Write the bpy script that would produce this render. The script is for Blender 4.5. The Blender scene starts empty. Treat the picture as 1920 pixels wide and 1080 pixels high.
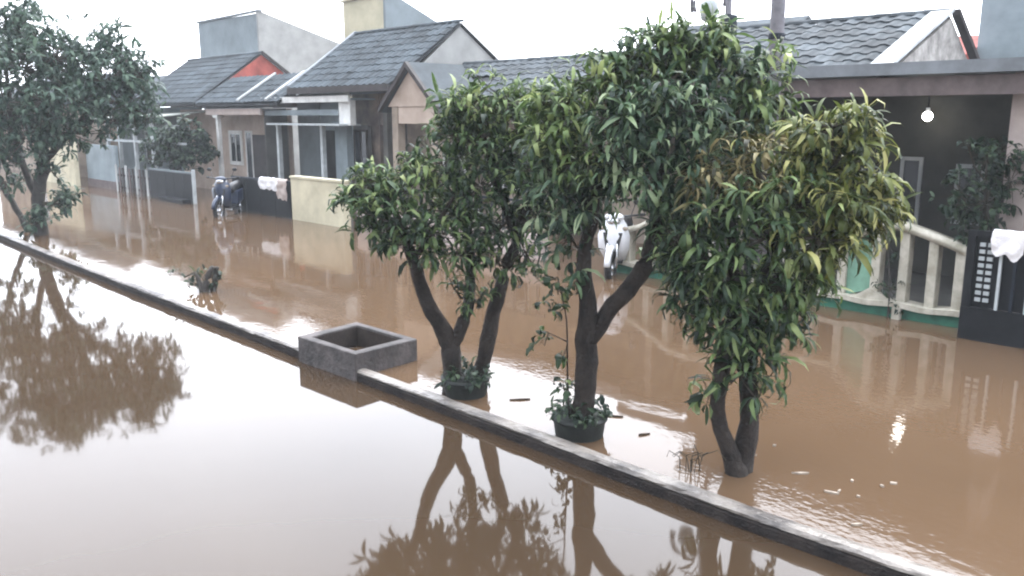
import bpy, math, random
import numpy as np
from mathutils import Vector, Matrix, noise
random.seed(7); rng = np.random.default_rng(11)
sc = bpy.context.scene
COL = sc.collection
# ------------------------------------------------------------------ camera
F_PX, CAM_H = 1600.0, 2.4                       # focal length in photo pixels, eye height over the flood (m)
PITCH = math.atan(322 / F_PX); AZ = math.radians(44.1)
HD = Vector((-math.cos(AZ), math.sin(AZ), 0)); RT = Vector((math.sin(AZ), math.cos(AZ), 0))
FW = HD * math.cos(PITCH) + Vector((0, 0, -math.sin(PITCH)))
UP = HD * math.sin(PITCH) + Vector((0, 0, math.cos(PITCH)))
CAM = Vector((0, 0, CAM_H))
cd = bpy.data.cameras.new('camera'); cam = bpy.data.objects.new('camera', cd); COL.objects.link(cam)
cd.sensor_width = 36; cd.lens = 36 * F_PX / 1920; cd.clip_start = .05; cd.clip_end = 2000
M3 = Matrix((RT, UP, -FW)).transposed()
cam.matrix_world = Matrix.Translation(CAM) @ M3.to_4x4()
sc.camera = cam
# ------------------------------------------------------------------ world, sun, exposure
SUN_EL, SUN_AZ = math.radians(47), math.radians(105)      # azimuth measured from +X towards +Y
w = bpy.data.worlds.new('World'); sc.world = w; w.use_nodes = True
nt = w.node_tree; nt.nodes.clear()
out = nt.nodes.new('ShaderNodeOutputWorld'); bg = nt.nodes.new('ShaderNodeBackground')
sky = nt.nodes.new('ShaderNodeTexSky'); sky.sky_type = 'NISHITA'; sky.sun_disc = False
sky.sun_elevation = SUN_EL; sky.sun_rotation = math.pi / 2 - SUN_AZ
sky.air_density = 1.0; sky.dust_density = 4.0
tc = nt.nodes.new('ShaderNodeTexCoord')
cn = nt.nodes.new('ShaderNodeTexNoise'); cn.inputs['Scale'].default_value = 1.6; cn.inputs['Detail'].default_value = 5
cr = nt.nodes.new('ShaderNodeValToRGB')                   # even overcast cloud deck
cr.color_ramp.elements[0].position = .25; cr.color_ramp.elements[0].color = (8.3, 8.9, 10.0, 1)
cr.color_ramp.elements[1].position = .75; cr.color_ramp.elements[1].color = (10.8, 11.2, 12.0, 1)
mx = nt.nodes.new('ShaderNodeMix'); mx.data_type = 'RGBA'; mx.inputs[0].default_value = .92
nt.links.new(tc.outputs['Generated'], cn.inputs['Vector']); nt.links.new(cn.outputs['Fac'], cr.inputs['Fac'])
# the cloud deck glows broadly round the hidden sun, ahead of the camera
sdir = Vector((math.cos(SUN_EL) * math.cos(SUN_AZ), math.cos(SUN_EL) * math.sin(SUN_AZ), math.sin(SUN_EL)))
dp = nt.nodes.new('ShaderNodeVectorMath'); dp.operation = 'DOT_PRODUCT'; dp.inputs[1].default_value = sdir
mr = nt.nodes.new('ShaderNodeMapRange'); mr.inputs[1].default_value = -.6; mr.inputs[2].default_value = 1; mr.inputs[3].default_value = .30; mr.inputs[4].default_value = 1.9
mr.interpolation_type = 'SMOOTHSTEP'
vm = nt.nodes.new('ShaderNodeVectorMath'); vm.operation = 'SCALE'
nt.links.new(tc.outputs['Generated'], dp.inputs[0]); nt.links.new(dp.outputs['Value'], mr.inputs[0])
nt.links.new(cr.outputs[0], vm.inputs[0]); nt.links.new(mr.outputs[0], vm.inputs['Scale'])
nt.links.new(sky.outputs[0], mx.inputs[6]); nt.links.new(vm.outputs[0], mx.inputs[7])
nt.links.new(mx.outputs[2], bg.inputs['Color']); bg.inputs['Strength'].default_value = .1
nt.links.new(bg.outputs[0], out.inputs[0])
sd = bpy.data.lights.new('sun', 'SUN'); sd.energy = .6; sd.angle = math.radians(25); sd.color = (1, .96, .9)
so = bpy.data.objects.new('sun', sd); COL.objects.link(so)
so.rotation_euler = sdir.to_track_quat('Z', 'Y').to_euler()
vs = sc.view_settings; vs.view_transform = 'Standard'; vs.look = 'None'; vs.gamma = 1; vs.use_curve_mapping = False
vs.exposure = 1.92
sc.render.engine = 'CYCLES'; sc.cycles.pixel_filter_type = 'BLACKMAN_HARRIS'; sc.cycles.filter_width = 2.1

# ------------------------------------------------------------------ helpers
def at(px, py, D):
    """point seen at photo pixel (px, py), D metres ahead of the camera"""
    d = FW * F_PX + RT * (px - 960) + UP * (540 - py)
    return CAM + d * (D / d.dot(HD))

MATS = {}
def mat(name, col, rough=.8, var=.25, scale=4.0, bump=.0, spec=.35, col2=None, metal=0., detail=6):
    m = bpy.data.materials.new(name); m.use_nodes = True; n = m.node_tree; b = n.nodes['Principled BSDF']
    b.inputs['Roughness'].default_value = rough; b.inputs['Specular IOR Level'].default_value = spec
    b.inputs['Metallic'].default_value = metal
    t = n.nodes.new('ShaderNodeTexCoord'); z = n.nodes.new('ShaderNodeTexNoise')
    z.inputs['Scale'].default_value = scale; z.inputs['Detail'].default_value = detail; z.inputs['Roughness'].default_value = .62
    n.links.new(t.outputs['Object'], z.inputs['Vector'])
    r = n.nodes.new('ShaderNodeValToRGB'); c = Vector(col)
    a = Vector(col2) if col2 else c * (1 - var)
    e = c if col2 else c * (1 + var * .6)
    r.color_ramp.elements[0].position = .36; r.color_ramp.elements[0].color = (*a, 1)
    r.color_ramp.elements[1].position = .64; r.color_ramp.elements[1].color = (*e, 1)
    n.links.new(z.outputs['Fac'], r.inputs['Fac']); n.links.new(r.outputs[0], b.inputs['Base Color'])
    if bump:
        z2 = n.nodes.new('ShaderNodeTexNoise'); z2.inputs['Scale'].default_value = scale * 6; z2.inputs['Detail'].default_value = 6
        n.links.new(t.outputs['Object'], z2.inputs['Vector'])
        bp = n.nodes.new('ShaderNodeBump'); bp.inputs['Strength'].default_value = bump; bp.inputs['Distance'].default_value = .02
        n.links.new(z2.outputs['Fac'], bp.inputs['Height']); n.links.new(bp.outputs[0], b.inputs['Normal'])
    MATS[name] = m; return m

def leafmat(name, stops, island=True, rough=.5):
    m = bpy.data.materials.new(name); m.use_nodes = True; n = m.node_tree; b = n.nodes['Principled BSDF']
    if island: g = n.nodes.new('ShaderNodeNewGeometry'); o = g.outputs['Random Per Island']
    else: g = n.nodes.new('ShaderNodeObjectInfo'); o = g.outputs['Random']
    r = n.nodes.new('ShaderNodeValToRGB'); r.color_ramp.interpolation = 'LINEAR'
    els = r.color_ramp.elements
    els[0].position = stops[0][0]; els[0].color = (*stops[0][1], 1)
    els[1].position = stops[-1][0]; els[1].color = (*stops[-1][1], 1)
    for p, c in stops[1:-1]:
        e = els.new(p); e.color = (*c, 1)
    n.links.new(o, r.inputs['Fac']); n.links.new(r.outputs[0], b.inputs['Base Color'])
    b.inputs['Roughness'].default_value = rough; b.inputs['Specular IOR Level'].default_value = .3
    tr = n.nodes.new('ShaderNodeBsdfTranslucent'); n.links.new(r.outputs[0], tr.inputs['Color'])
    ms = n.nodes.new('ShaderNodeMixShader'); ms.inputs[0].default_value = .32
    n.links.new(b.outputs[0], ms.inputs[1]); n.links.new(tr.outputs[0], ms.inputs[2])
    n.links.new(ms.outputs[0], n.nodes['Material Output'].inputs['Surface'])
    MATS[name] = m; return m

class MB:
    def __init__(s): s.v = []; s.f = []
    def add(s, vs_, fs_):
        k = len(s.v); s.v += [Vector(q) for q in vs_]; s.f += [[i + k for i in q] for q in fs_]; return s
    def box(s, x0, x1, y0, y1, z0, z1):
        return s.add([(x0,y0,z0),(x1,y0,z0),(x1,y1,z0),(x0,y1,z0),(x0,y0,z1),(x1,y0,z1),(x1,y1,z1),(x0,y1,z1)],
                     [(0,3,2,1),(4,5,6,7),(0,1,5,4),(1,2,6,5),(2,3,7,6),(3,0,4,7)])
    def hexa(s, p):   # 8 corners, same order as box
        return s.add(p, [(0,3,2,1),(4,5,6,7),(0,1,5,4),(1,2,6,5),(2,3,7,6),(3,0,4,7)])
    def prism(s, poly, axis, a, b):   # closed polygon in the plane across axis, extruded a..b
        n = len(poly)
        def P(q, t): return (t, q[0], q[1]) if axis == 'x' else ((q[0], t, q[1]) if axis == 'y' else (q[0], q[1], t))
        return s.add([P(q, a) for q in poly] + [P(q, b) for q in poly],
                     [list(range(n))[::-1], list(range(n, 2*n))] + [(i, (i+1) % n, n+(i+1) % n, n+i) for i in range(n)])
    def tube(s, pts, rad, n=8, cap=True):
        pts = [Vector(p) for p in pts]; rad = rad if hasattr(rad, '__len__') else [rad]*len(pts)
        k = len(s.v); ref = Vector((0,0,1))
        for i, p in enumerate(pts):
            d = (pts[min(i+1, len(pts)-1)] - pts[max(i-1, 0)]).normalized()
            r = ref if abs(d.dot(ref)) < .95 else Vector((1,0,0))
            u = d.cross(r).normalized(); q = d.cross(u)
            for j in range(n):
                a = 2*math.pi*j/n; s.v.append(p + (u*math.cos(a) + q*math.sin(a))*rad[i])
        for i in range(len(pts)-1):
            for j in range(n):
                s.f.append([k+i*n+j, k+i*n+(j+1) % n, k+(i+1)*n+(j+1) % n, k+(i+1)*n+j])
        if cap:
            s.f.append([k+j for j in range(n)][::-1]); s.f.append([k+(len(pts)-1)*n+j for j in range(n)])
        return s
    def lathe(s, prof, c, n=20):
        k = len(s.v)
        for r, z in prof:
            for j in range(n): a = 2*math.pi*j/n; s.v.append(Vector((c[0]+r*math.cos(a), c[1]+r*math.sin(a), c[2]+z)))
        for i in range(len(prof)-1):
            for j in range(n): s.f.append([k+i*n+j, k+i*n+(j+1) % n, k+(i+1)*n+(j+1) % n, k+(i+1)*n+j])
        s.f.append([k+j for j in range(n)][::-1]); s.f.append([k+(len(prof)-1)*n+j for j in range(n)]); return s
    def ball(s, c, r, n=12, m=8, sq=(1,1,1)):
        prof = [(max(1e-4, r*math.sin(math.pi*i/m)), -r*math.cos(math.pi*i/m)) for i in range(m+1)]
        k = len(s.v); s.lathe(prof, (0,0,0), n)
        for i in range(k, len(s.v)):
            q = s.v[i]; s.v[i] = Vector((c[0]+q.x*sq[0], c[1]+q.y*sq[1], c[2]+q.z*sq[2]))
        return s
    def torus(s, c, R, r, axis, n=20, m=8):
        axis = Vector(axis).normalized(); u = axis.cross(Vector((0,0,1))).normalized(); q = axis.cross(u); k = len(s.v)
        for i in range(n):
            a = 2*math.pi*i/n; d = u*math.cos(a)+q*math.sin(a)
            for j in range(m):
                b = 2*math.pi*j/m; s.v.append(Vector(c) + d*(R+r*math.cos(b)) + axis*(r*math.sin(b)))
        for i in range(n):
            for j in range(m):
                s.f.append([k+i*m+j, k+((i+1) % n)*m+j, k+((i+1) % n)*m+(j+1) % m, k+i*m+(j+1) % m])
        return s
    def xf(s, M):
        s.v = [M @ q for q in s.v]; return s
    def build(s, name, m, parent=None, smooth=False, bevel=0.):
        o0 = parent_origin(parent); me = bpy.data.meshes.new(name)
        me.from_pydata([tuple(q - o0) for q in s.v], [], s.f)
        if smooth: me.polygons.foreach_set('use_smooth', [True]*len(me.polygons))
        me.materials.append(MATS[m] if isinstance(m, str) else m); me.update()
        o = bpy.data.objects.new(name, me); COL.objects.link(o)
        if parent: o.parent = parent
        if bevel:
            b = o.modifiers.new('bevel', 'BEVEL'); b.width = bevel; b.segments = 2; b.limit_method = 'ANGLE'
        return o

def parent_origin(p):
    t = Vector((0,0,0))
    while p is not None: t += p.location; p = p.parent
    return t
def tag(o, label, cat, group=None):
    o['label'] = label; o['category'] = cat
    if group: o['group'] = group
    return o
def thing(name, label, cat, loc, group=None):
    o = bpy.data.objects.new(name, None); COL.objects.link(o); o.location = loc; o.empty_display_size = .2
    return tag(o, label, cat, group)
def struct(o): o['kind'] = 'structure'; return o
def stuff(o): o['kind'] = 'stuff'; return o
def B(*a): return MB().box(*a)

# ------------------------------------------------------------------ materials
mat('concrete', (.30,.28,.26), .85, .4, 5, .5)
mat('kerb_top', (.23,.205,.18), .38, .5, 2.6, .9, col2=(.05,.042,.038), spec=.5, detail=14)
mat('kerb_face', (.030,.024,.021), .8, .5, 8, .8, col2=(.010,.008,.008), spec=.2)  # near black: the shade of the backlit side is put into the colour
mat('planter_concrete', (.095,.083,.080), .8, .3, 4, .8, col2=(.030,.027,.027), detail=14)
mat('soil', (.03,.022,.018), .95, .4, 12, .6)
mat('mud', (.12,.08,.05), .9)
mat('tile_grey', (.052,.061,.068), .8, .4, 1.2, .15, spec=.2)
mat('tile_dark', (.040,.050,.058), .8, .4, 1.2, .15, spec=.2)
def tile_tone(name):
    m = MATS[name]; n = m.node_tree; b = n.nodes['Principled BSDF']; src = b.inputs['Base Color'].links[0].from_socket
    g = n.nodes.new('ShaderNodeNewGeometry')
    for q in [x for x in n.nodes if x.type == 'TEX_NOISE']: n.links.new(g.outputs['Position'], q.inputs['Vector'])
    oi = n.nodes.new('ShaderNodeObjectInfo'); mr_ = n.nodes.new('ShaderNodeMapRange'); mr_.inputs[3].default_value = .72; mr_.inputs[4].default_value = 1.3
    n.links.new(oi.outputs['Random'], mr_.inputs[0])
    vm_ = n.nodes.new('ShaderNodeVectorMath'); vm_.operation = 'SCALE'; n.links.new(src, vm_.inputs[0]); n.links.new(mr_.outputs[0], vm_.inputs['Scale'])
    n.links.new(vm_.outputs[0], b.inputs['Base Color'])
tile_tone('tile_grey'); tile_tone('tile_dark')
mat('roof_deck', (.03,.032,.035), .9)
mat('red_paint', (.30,.07,.055), .85, .35, 2)
mat('white_paint', (.62,.62,.60), .7, .2, 3)
mat('off_white', (.26,.26,.25), .85, .2, 1.5)
mat('grey_white', (.42,.43,.43), .8, .25, 1.5)
mat('pale_blue', (.25,.30,.325), .8, .2, 1.2, col2=(.17,.205,.22), detail=10)
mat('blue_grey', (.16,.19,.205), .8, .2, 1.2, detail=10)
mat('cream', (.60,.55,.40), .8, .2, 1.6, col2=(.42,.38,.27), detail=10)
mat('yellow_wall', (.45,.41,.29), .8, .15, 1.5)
mat('beige', (.34,.28,.22), .85, .35, 1.3, .2, col2=(.17,.135,.11), detail=10)
mat('beige_stained', (.24,.185,.145), .9, .5, 1.3, .2, col2=(.075,.058,.055))
mat('peach', (.48,.39,.33), .85, .25, 1.3, col2=(.32,.25,.20), detail=10)
mat('pinkish', (.42,.35,.32), .85, .2, 2)
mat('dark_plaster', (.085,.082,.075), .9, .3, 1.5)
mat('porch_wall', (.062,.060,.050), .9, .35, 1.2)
mat('brown_board', (.11,.085,.082), .7, .35, 3)
mat('grey_board', (.17,.185,.20), .7, .3, 2)
mat('black_metal', (.009,.010,.012), .6, .3, 6, spec=.15)
mat('blue_black', (.014,.018,.026), .6, .3, 6, spec=.15)
mat('dark_wood', (.035,.028,.027), .7, .3, 5)
mat('pale_metal', (.40,.43,.44), .5, .2, 5)
mat('cream_fence', (.50,.47,.40), .8, .35, 6, .3, col2=(.30,.28,.22))
mat('green_paint', (.03,.13,.085), .7, .35, 4)
mat('pale_green', (.16,.30,.22), .8, .25, 3)
mat('glass_dark', (.012,.014,.018), .12, .2, 2, spec=.5)
mat('bark', (.034,.026,.021), .9, .45, 6, 1.0, col2=(.010,.008,.007), detail=10)
mat('bark_far', (.05,.045,.04), .9, .4, 8, .6)
mat('twig', (.05,.042,.03), .85, .3, 10)
mat('pot', (.014,.017,.015), .6, .4, 8, .3)
mat('cloth', (.72,.70,.71), .9, .12, 8, .4)
mat('plastic_white', (.68,.69,.72), .3, .1, 3, spec=.5)
mat('plastic_black', (.012,.012,.014), .4, .2, 5, spec=.5)
mat('plastic_blue', (.02,.03,.06), .3, .2, 5, spec=.5)
mat('rubber', (.014,.014,.014), .8, .2, 8)
mat('chrome', (.55,.56,.58), .25, .1, 5, metal=.9)
mat('pole_concrete', (.17,.165,.18), .85, .3, 5, .4)
mat('litter', (.30,.25,.20), .7, .3, 20)
mat('dead_leaf', (.06,.04,.025), .8, .4, 20)
mat('canopy_sheet', (.42,.44,.40), .7, .35, 2)
G = [(0,(.010,.026,.018)),(.4,(.024,.055,.034)),(.75,(.05,.098,.05)),(1,(.10,.155,.085))]
leafmat('leaf_a', [(0,(.007,.016,.008)),(.45,(.022,.046,.019)),(.8,(.070,.118,.040)),(1,(.20,.25,.10))])  # darkest stops put the shade inside the crowns into the leaf colour
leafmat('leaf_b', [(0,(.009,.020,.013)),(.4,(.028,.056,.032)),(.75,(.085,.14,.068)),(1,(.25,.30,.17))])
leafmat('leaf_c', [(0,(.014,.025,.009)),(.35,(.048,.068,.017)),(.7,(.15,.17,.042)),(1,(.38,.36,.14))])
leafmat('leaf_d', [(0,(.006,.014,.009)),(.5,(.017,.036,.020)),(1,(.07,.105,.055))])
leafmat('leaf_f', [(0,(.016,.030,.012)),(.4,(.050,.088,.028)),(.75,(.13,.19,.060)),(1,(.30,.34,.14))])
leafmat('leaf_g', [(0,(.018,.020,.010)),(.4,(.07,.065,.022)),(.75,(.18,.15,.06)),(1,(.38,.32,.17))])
leafmat('leaf_e', [(0,(.016,.032,.024)),(.5,(.040,.075,.052)),(1,(.11,.16,.11))])
for k in 'abc':
    src = {'a':[(0,(.016,.034,.015)),(.5,(.055,.098,.034)),(1,(.18,.24,.09))],
           'b':[(0,(.020,.042,.024)),(.5,(.065,.115,.055)),(1,(.22,.28,.15))],
           'c':[(0,(.030,.046,.014)),(.5,(.11,.13,.034)),(1,(.34,.33,.11))]}[k]
    leafmat('leaf_one_'+k, src, island=False)

def water_mat(name, rip, rough, base, sx=1.0):
    m = bpy.data.materials.new(name); m.use_nodes = True; n = m.node_tree; b = n.nodes['Principled BSDF']
    b.inputs['Roughness'].default_value = rough; b.inputs['IOR'].default_value = 1.33
    t = n.nodes.new('ShaderNodeTexCoord')
    z = n.nodes.new('ShaderNodeTexNoise'); z.inputs['Scale'].default_value = .35; z.inputs['Detail'].default_value = 4
    n.links.new(t.outputs['Object'], z.inputs['Vector'])
    r = n.nodes.new('ShaderNodeValToRGB'); c = Vector(base)
    r.color_ramp.elements[0].position = .3; r.color_ramp.elements[0].color = (*(c*.9), 1)
    r.color_ramp.elements[1].position = .7; r.color_ramp.elements[1].color = (*(c*1.12), 1)
    n.links.new(z.outputs['Fac'], r.inputs['Fac']); n.links.new(r.outputs[0], b.inputs['Base Color'])
    mp = n.nodes.new('ShaderNodeMapping'); mp.inputs['Scale'].default_value = (1, sx, 1); mp.inputs['Rotation'].default_value = (0,0,.3)
    n.links.new(t.outputs['Object'], mp.inputs['Vector'])
    prev = None
    for sc_, st, ds in rip:
        q = n.nodes.new('ShaderNodeTexNoise'); q.inputs['Scale'].default_value = sc_; q.inputs['Detail'].default_value = 2
        n.links.new(mp.outputs[0], q.inputs['Vector'])
        bp = n.nodes.new('ShaderNodeBump'); bp.inputs['Strength'].default_value = st; bp.inputs['Distance'].default_value = ds
        n.links.new(q.outputs['Fac'], bp.inputs['Height'])
        if sc_ > 10:                                   # fine ripples come in wind-blown patches
            pn = n.nodes.new('ShaderNodeTexNoise'); pn.inputs['Scale'].default_value = .5; n.links.new(t.outputs['Object'], pn.inputs['Vector'])
            pr = n.nodes.new('ShaderNodeMapRange'); pr.inputs[1].default_value = .42; pr.inputs[2].default_value = .62; pr.inputs[4].default_value = st
            n.links.new(pn.outputs['Fac'], pr.inputs[0]); n.links.new(pr.outputs[0], bp.inputs['Strength'])
        if prev: n.links.new(prev.outputs[0], bp.inputs['Normal'])
        prev = bp
    n.links.new(prev.outputs[0], b.inputs['Normal'])
    MATS[name] = m
water_mat('water_calm', [(1.2, .5, .003), (6, .3, .0006)], .045, (.042,.027,.016))
water_mat('water_ripple', [(1.3, .5, .004), (5, .4, .0012), (14, .9, .0016)], .04, (.088,.055,.032), 1.6)

# ------------------------------------------------------------------ the setting
struct(MB().add([(-400,-400,-.62),(400,-400,-.62),(400,400,-.62),(-400,400,-.62)], [(0,1,2,3)]).build('ground', 'mud'))
struct(B(-60, 8, 4.49, 5.5, -.6, -.10).build('median_strip', 'mud'))
struct(B(-60, 8, 9.4, 26, -.6, -.14).build('pavement', 'concrete'))
def kerb_y(x): return 4.30 + .0011*max(0, -x-6)**2*.9 + (.02*(x+3)**2 if x > -3 else 0)
def kerb_strip(prof, wob):
    m = MB(); xs = np.arange(-42, 3.01, .05); k = len(prof); rows = []
    for x in xs:
        y0 = kerb_y(x)
        e = lambda i, a: a*(noise.noise((x*1.7, i*7.1, 0)) + .8*noise.noise((x*5.3, i*3.3, 5)) + .6*noise.noise((x*17, i*2.3, 8)))
        rows.append(len(m.v))
        for i, (dy, z, a) in enumerate(prof): m.v.append(Vector((x, y0+dy+e(i, a), z+e(i+20, a*.7))))
    for a, b in zip(rows, rows[1:]):
        for i in range(k): m.f.append([a+i, b+i, b+(i+1) % k, a+(i+1) % k])
    m.f.append([rows[0]+i for i in range(k)]); m.f.append([rows[-1]+i for i in range(k)][::-1])
    return m
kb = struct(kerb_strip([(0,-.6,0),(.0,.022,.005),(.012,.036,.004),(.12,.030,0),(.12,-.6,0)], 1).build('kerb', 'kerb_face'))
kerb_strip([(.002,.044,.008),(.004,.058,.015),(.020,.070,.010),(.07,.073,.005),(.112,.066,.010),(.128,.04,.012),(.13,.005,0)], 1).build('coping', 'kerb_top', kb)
def water_sheet(name, m, side):
    xs = list(np.linspace(-42, 3, 60)); o = []
    if side < 0: pts = [(-400,-60,-.04)] + [(400,-60,-.04), (400,kerb_y(3)+.09,-.04)] + [(x, kerb_y(x)+.09, -.04) for x in xs[::-1]] + [(-400, kerb_y(-42)+.09, -.04)]
    else: pts = [(-400, kerb_y(-42)+.091, 0)] + [(x, kerb_y(x)+.091, 0) for x in xs] + [(400, kerb_y(3)+.091, 0), (400,400,0), (-400,400,0)]
    return struct(MB().add(pts, [list(range(len(pts)))]).build(name, m))
water_sheet('flood_water_near', 'water_calm', -1)
water_sheet('flood_water_far', 'water_ripple', 1)

# ------------------------------------------------------------------ roof tiles
def tile_mesh(name, m, w=.29, l=.36):
    v = []; f = []; prof = [(-.5,0),(-.3,.028),(-.05,.030),(.15,.006),(.5,.004)]
    for s, lift in ((0, .022), (1, 0)):
        for x, z in prof: v.append((x*w, s*l, z+lift))
    for x, z in prof: v.append((x*w, 0, z))            # butt edge
    n = len(prof)
    for i in range(n-1):
        f.append((i, i+1, n+i+1, n+i)); f.append((2*n+i, 2*n+i+1, i+1, i))
    me = bpy.data.meshes.new(name); me.from_pydata(v, [], f); me.materials.append(MATS[m]); return me
TILE = {k: tile_mesh('roof_tile', k) for k in ('tile_grey', 'tile_dark')}
def tiled_slope(root, x0, x1, ya, za, yb, zb, m, keep=300, skew=None, roof=None):
    """slope from eave (ya, za) up to ridge (yb, zb) between x0 and x1, every tile a piece"""
    s = Vector((0, yb-ya, zb-za)); L = s.length; s.normalize(); nrm = Vector((1,0,0)).cross(s)
    nx = max(1, round((x1-x0)/.27)); ny = max(1, round(L/.3)); o0 = parent_origin(root); cells = []
    for j in range(ny):
        for i in range(nx):
            p = Vector((x0 + (i+.5)*(x1-x0)/nx, ya, za)) + s*(j*L/ny) + nrm*.02
            if skew and not skew(p): continue
            cells.append(p)
    cells.sort(key=lambda p: (p-CAM).length)
    jit = lambda: Matrix.Rotation(random.gauss(0,.012), 4, 'Z') @ Matrix.Rotation(random.gauss(0,.01), 4, 'X')
    R = Matrix((Vector((1,0,0)), s, nrm)).transposed().to_4x4()
    for p in cells[:keep]:
        o = bpy.data.objects.new('roof_tile', TILE[m]); COL.objects.link(o); o.parent = root
        o.matrix_local = Matrix.Translation(p - o0 + nrm*random.gauss(0,.003)) @ R @ jit()
    rest = cells[keep:]
    if rest:
        mb = MB(); me = TILE[m]
        for p in rest:
            T = Matrix.Translation(p) @ R
            mb.add([T @ q.co for q in me.vertices], [list(q.vertices) for q in me.polygons])
        stuff(mb.build('distant_roof_tiles', m, root))
def deck(root, x0, x1, ya, za, yb, zb, th=.06, m='roof_deck'):
    return MB().hexa([(x0,ya,za-th),(x1,ya,za-th),(x1,yb,zb-th),(x0,yb,zb-th),(x0,ya,za-.003),(x1,ya,za-.003),(x1,yb,zb-.003),(x0,yb,zb-.003)]).build('roof', m, root)
def ridge_caps(root, x0, x1, y, z, m):
    n = max(1, round((x1-x0)/.38)); me = None
    for i in range(n):
        a = x0 + i*(x1-x0)/n; b = a + (x1-x0)/n + .03
        if me is None:
            q = MB()
            for t, r in ((0, .095), (b-a, .082)):
                for j in range(6): an = math.pi*j/5; q.v.append(Vector((t, r*math.cos(an), r*.75*math.sin(an))))
            q.f += [[j, j+1, 7+j, 6+j] for j in range(5)] + [[0,1,2,3,4,5][::-1], [6,7,8,9,10,11]]
            o = q.build('ridge_tile', m); me = o.data; o.parent = root
        else:
            o = bpy.data.objects.new('ridge_tile', me); COL.objects.link(o); o.parent = root
        o.location = Vector((a, y, z-.01)) - parent_origin(root)
def window(root, x0, x1, y, z0, z1, fm='white_paint', fr=.05, mull=0, name='window'):
    """frame of four bars with recessed pane, on a wall whose face is at y (facing -Y)"""
    f = MB(); yf, yb = y-.03, y+.02
    f.box(x0,x0+fr,yf,yb,z0,z1).box(x1-fr,x1,yf,yb,z0,z1).box(x0+fr,x1-fr,yf,yb,z1-fr,z1).box(x0+fr,x1-fr,yf,yb,z0,z0+fr)
    o = f.build(name, fm, root)
    n = mull+1; wd = (x1-x0-2*fr)/n
    for i in range(n):
        a = x0+fr+i*wd
        if i: B(a-.02,a+.02,yf+.005,yb,z0+fr,z1-fr).build('mullion', fm, o)
        B(a+(.02 if i else 0), a+wd-(.02 if i < n-1 else 0), y-.012, y-.004, z0+fr, z1-fr).build('pane', 'glass_dark', o)
    return o

# ------------------------------------------------------------------ house on the right (porch with the lit bulb)
def house_a():
    r = thing('terraced_house', 'grey tiled house with deep dark porch and wide brown-grey canopy on the right', 'house', (-6,12,-.14), 'row houses along the flooded street')
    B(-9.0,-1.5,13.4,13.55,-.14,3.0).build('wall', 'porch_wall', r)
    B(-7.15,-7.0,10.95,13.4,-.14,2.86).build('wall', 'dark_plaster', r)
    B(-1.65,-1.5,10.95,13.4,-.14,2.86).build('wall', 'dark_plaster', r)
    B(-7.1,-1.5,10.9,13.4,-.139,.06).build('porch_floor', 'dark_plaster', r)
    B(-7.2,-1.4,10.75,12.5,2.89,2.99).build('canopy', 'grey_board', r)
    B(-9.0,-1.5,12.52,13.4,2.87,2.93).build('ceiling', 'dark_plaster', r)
    B(-7.22,-1.38,10.69,10.745,2.64,2.86).build('fascia', 'brown_board', r)
    B(-7.25,-1.35,10.62,10.74,2.885,3.03).build('gutter', 'grey_board', r)
    B(-3.16,-2.9,10.95,11.2,.06,2.885).build('pillar', 'pinkish', r)
    for x in (-6.1,-4.6): B(x-.05,x+.05,10.75,13.39,2.76,2.885).build('ceiling_beam', 'dark_wood', r)
    for k, (x0,x1,z0,z1) in enumerate([(-5.3,-4.97,.75,1.80),(-4.5,-4.1,.85,1.72)]): window(r,x0,x1,13.4,z0,z1,'grey_white',.055)
    window(r,-8.7,-7.7,13.4,.8,1.9,'grey_white',.06,1)
    d = B(-6.35,-5.6,13.36,13.395,.06,2.05).build('door','dark_wood',r); B(-6.26,-6.22,13.32,13.358,1.0,1.12).build('handle','chrome',d)
    # main roof
    ya,za,yb,zb = 12.1,3.03,14.2,3.93
    deck(r,-9.6,-5.1,ya,za,yb,zb)
    tiled_slope(r,-9.6,-5.32,ya,za,yb,zb,'tile_grey')
    deck(r,-9.6,-5.1,15.6,3.0,yb+.004,zb)
    ridge_caps(r,-9.6,-5.1,yb,zb+.03,'tile_grey')
    MB().hexa([(-5.34,ya,za+.03),(-5.02,ya,za+.03),(-5.02,yb,zb+.03),(-5.34,yb,zb+.03),(-5.34,ya,za+.08),(-5.02,ya,za+.08),(-5.02,yb,zb+.08),(-5.34,yb,zb+.08)]).build('barge_board','grey_white',r)
    MB().prism([(12.15,2.99),(15.5,2.99),(14.2,3.86)],'x',-5.16,-5.06).build('gable_wall','concrete',r)
    MB().hexa([(-5.06,14.2,3.9),(-4.94,14.2,3.9),(-4.94,15.6,3.0),(-5.06,15.6,3.0),(-5.06,14.2,3.99),(-4.94,14.2,3.99),(-4.94,15.6,3.09),(-5.06,15.6,3.09)]).build('verge_board','dark_wood',r)
    B(-5.05,-1.4,12.51,16.5,2.95,3.05).build('flat_roof','grey_board',r)
    B(-9.58,-7.26,12.02,12.095,2.86,3.03).build('fascia','brown_board',r)
    # bulb
    l = thing('porch_lamp','lit round white bulb hanging under the dark porch ceiling','lamp',(-4.83,13.0,2.87))
    MB().tube([(-4.83,13.0,2.87),(-4.83,13.0,2.50)],.012).build('stem','plastic_black',l)
    MB().lathe([(.025,.06),(.03,0)],(-4.83,13.0,2.46)).build('holder','plastic_white',l)
    em = bpy.data.materials.new('bulb'); em.use_nodes = True; b = em.node_tree.nodes['Principled BSDF']
    b.inputs['Emission Color'].default_value = (1,.97,.9,1); b.inputs['Emission Strength'].default_value = 9
    MB().ball((-4.83,13.0,2.40),.068,16,10).build('bulb',em,l,True)
house_a()

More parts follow.
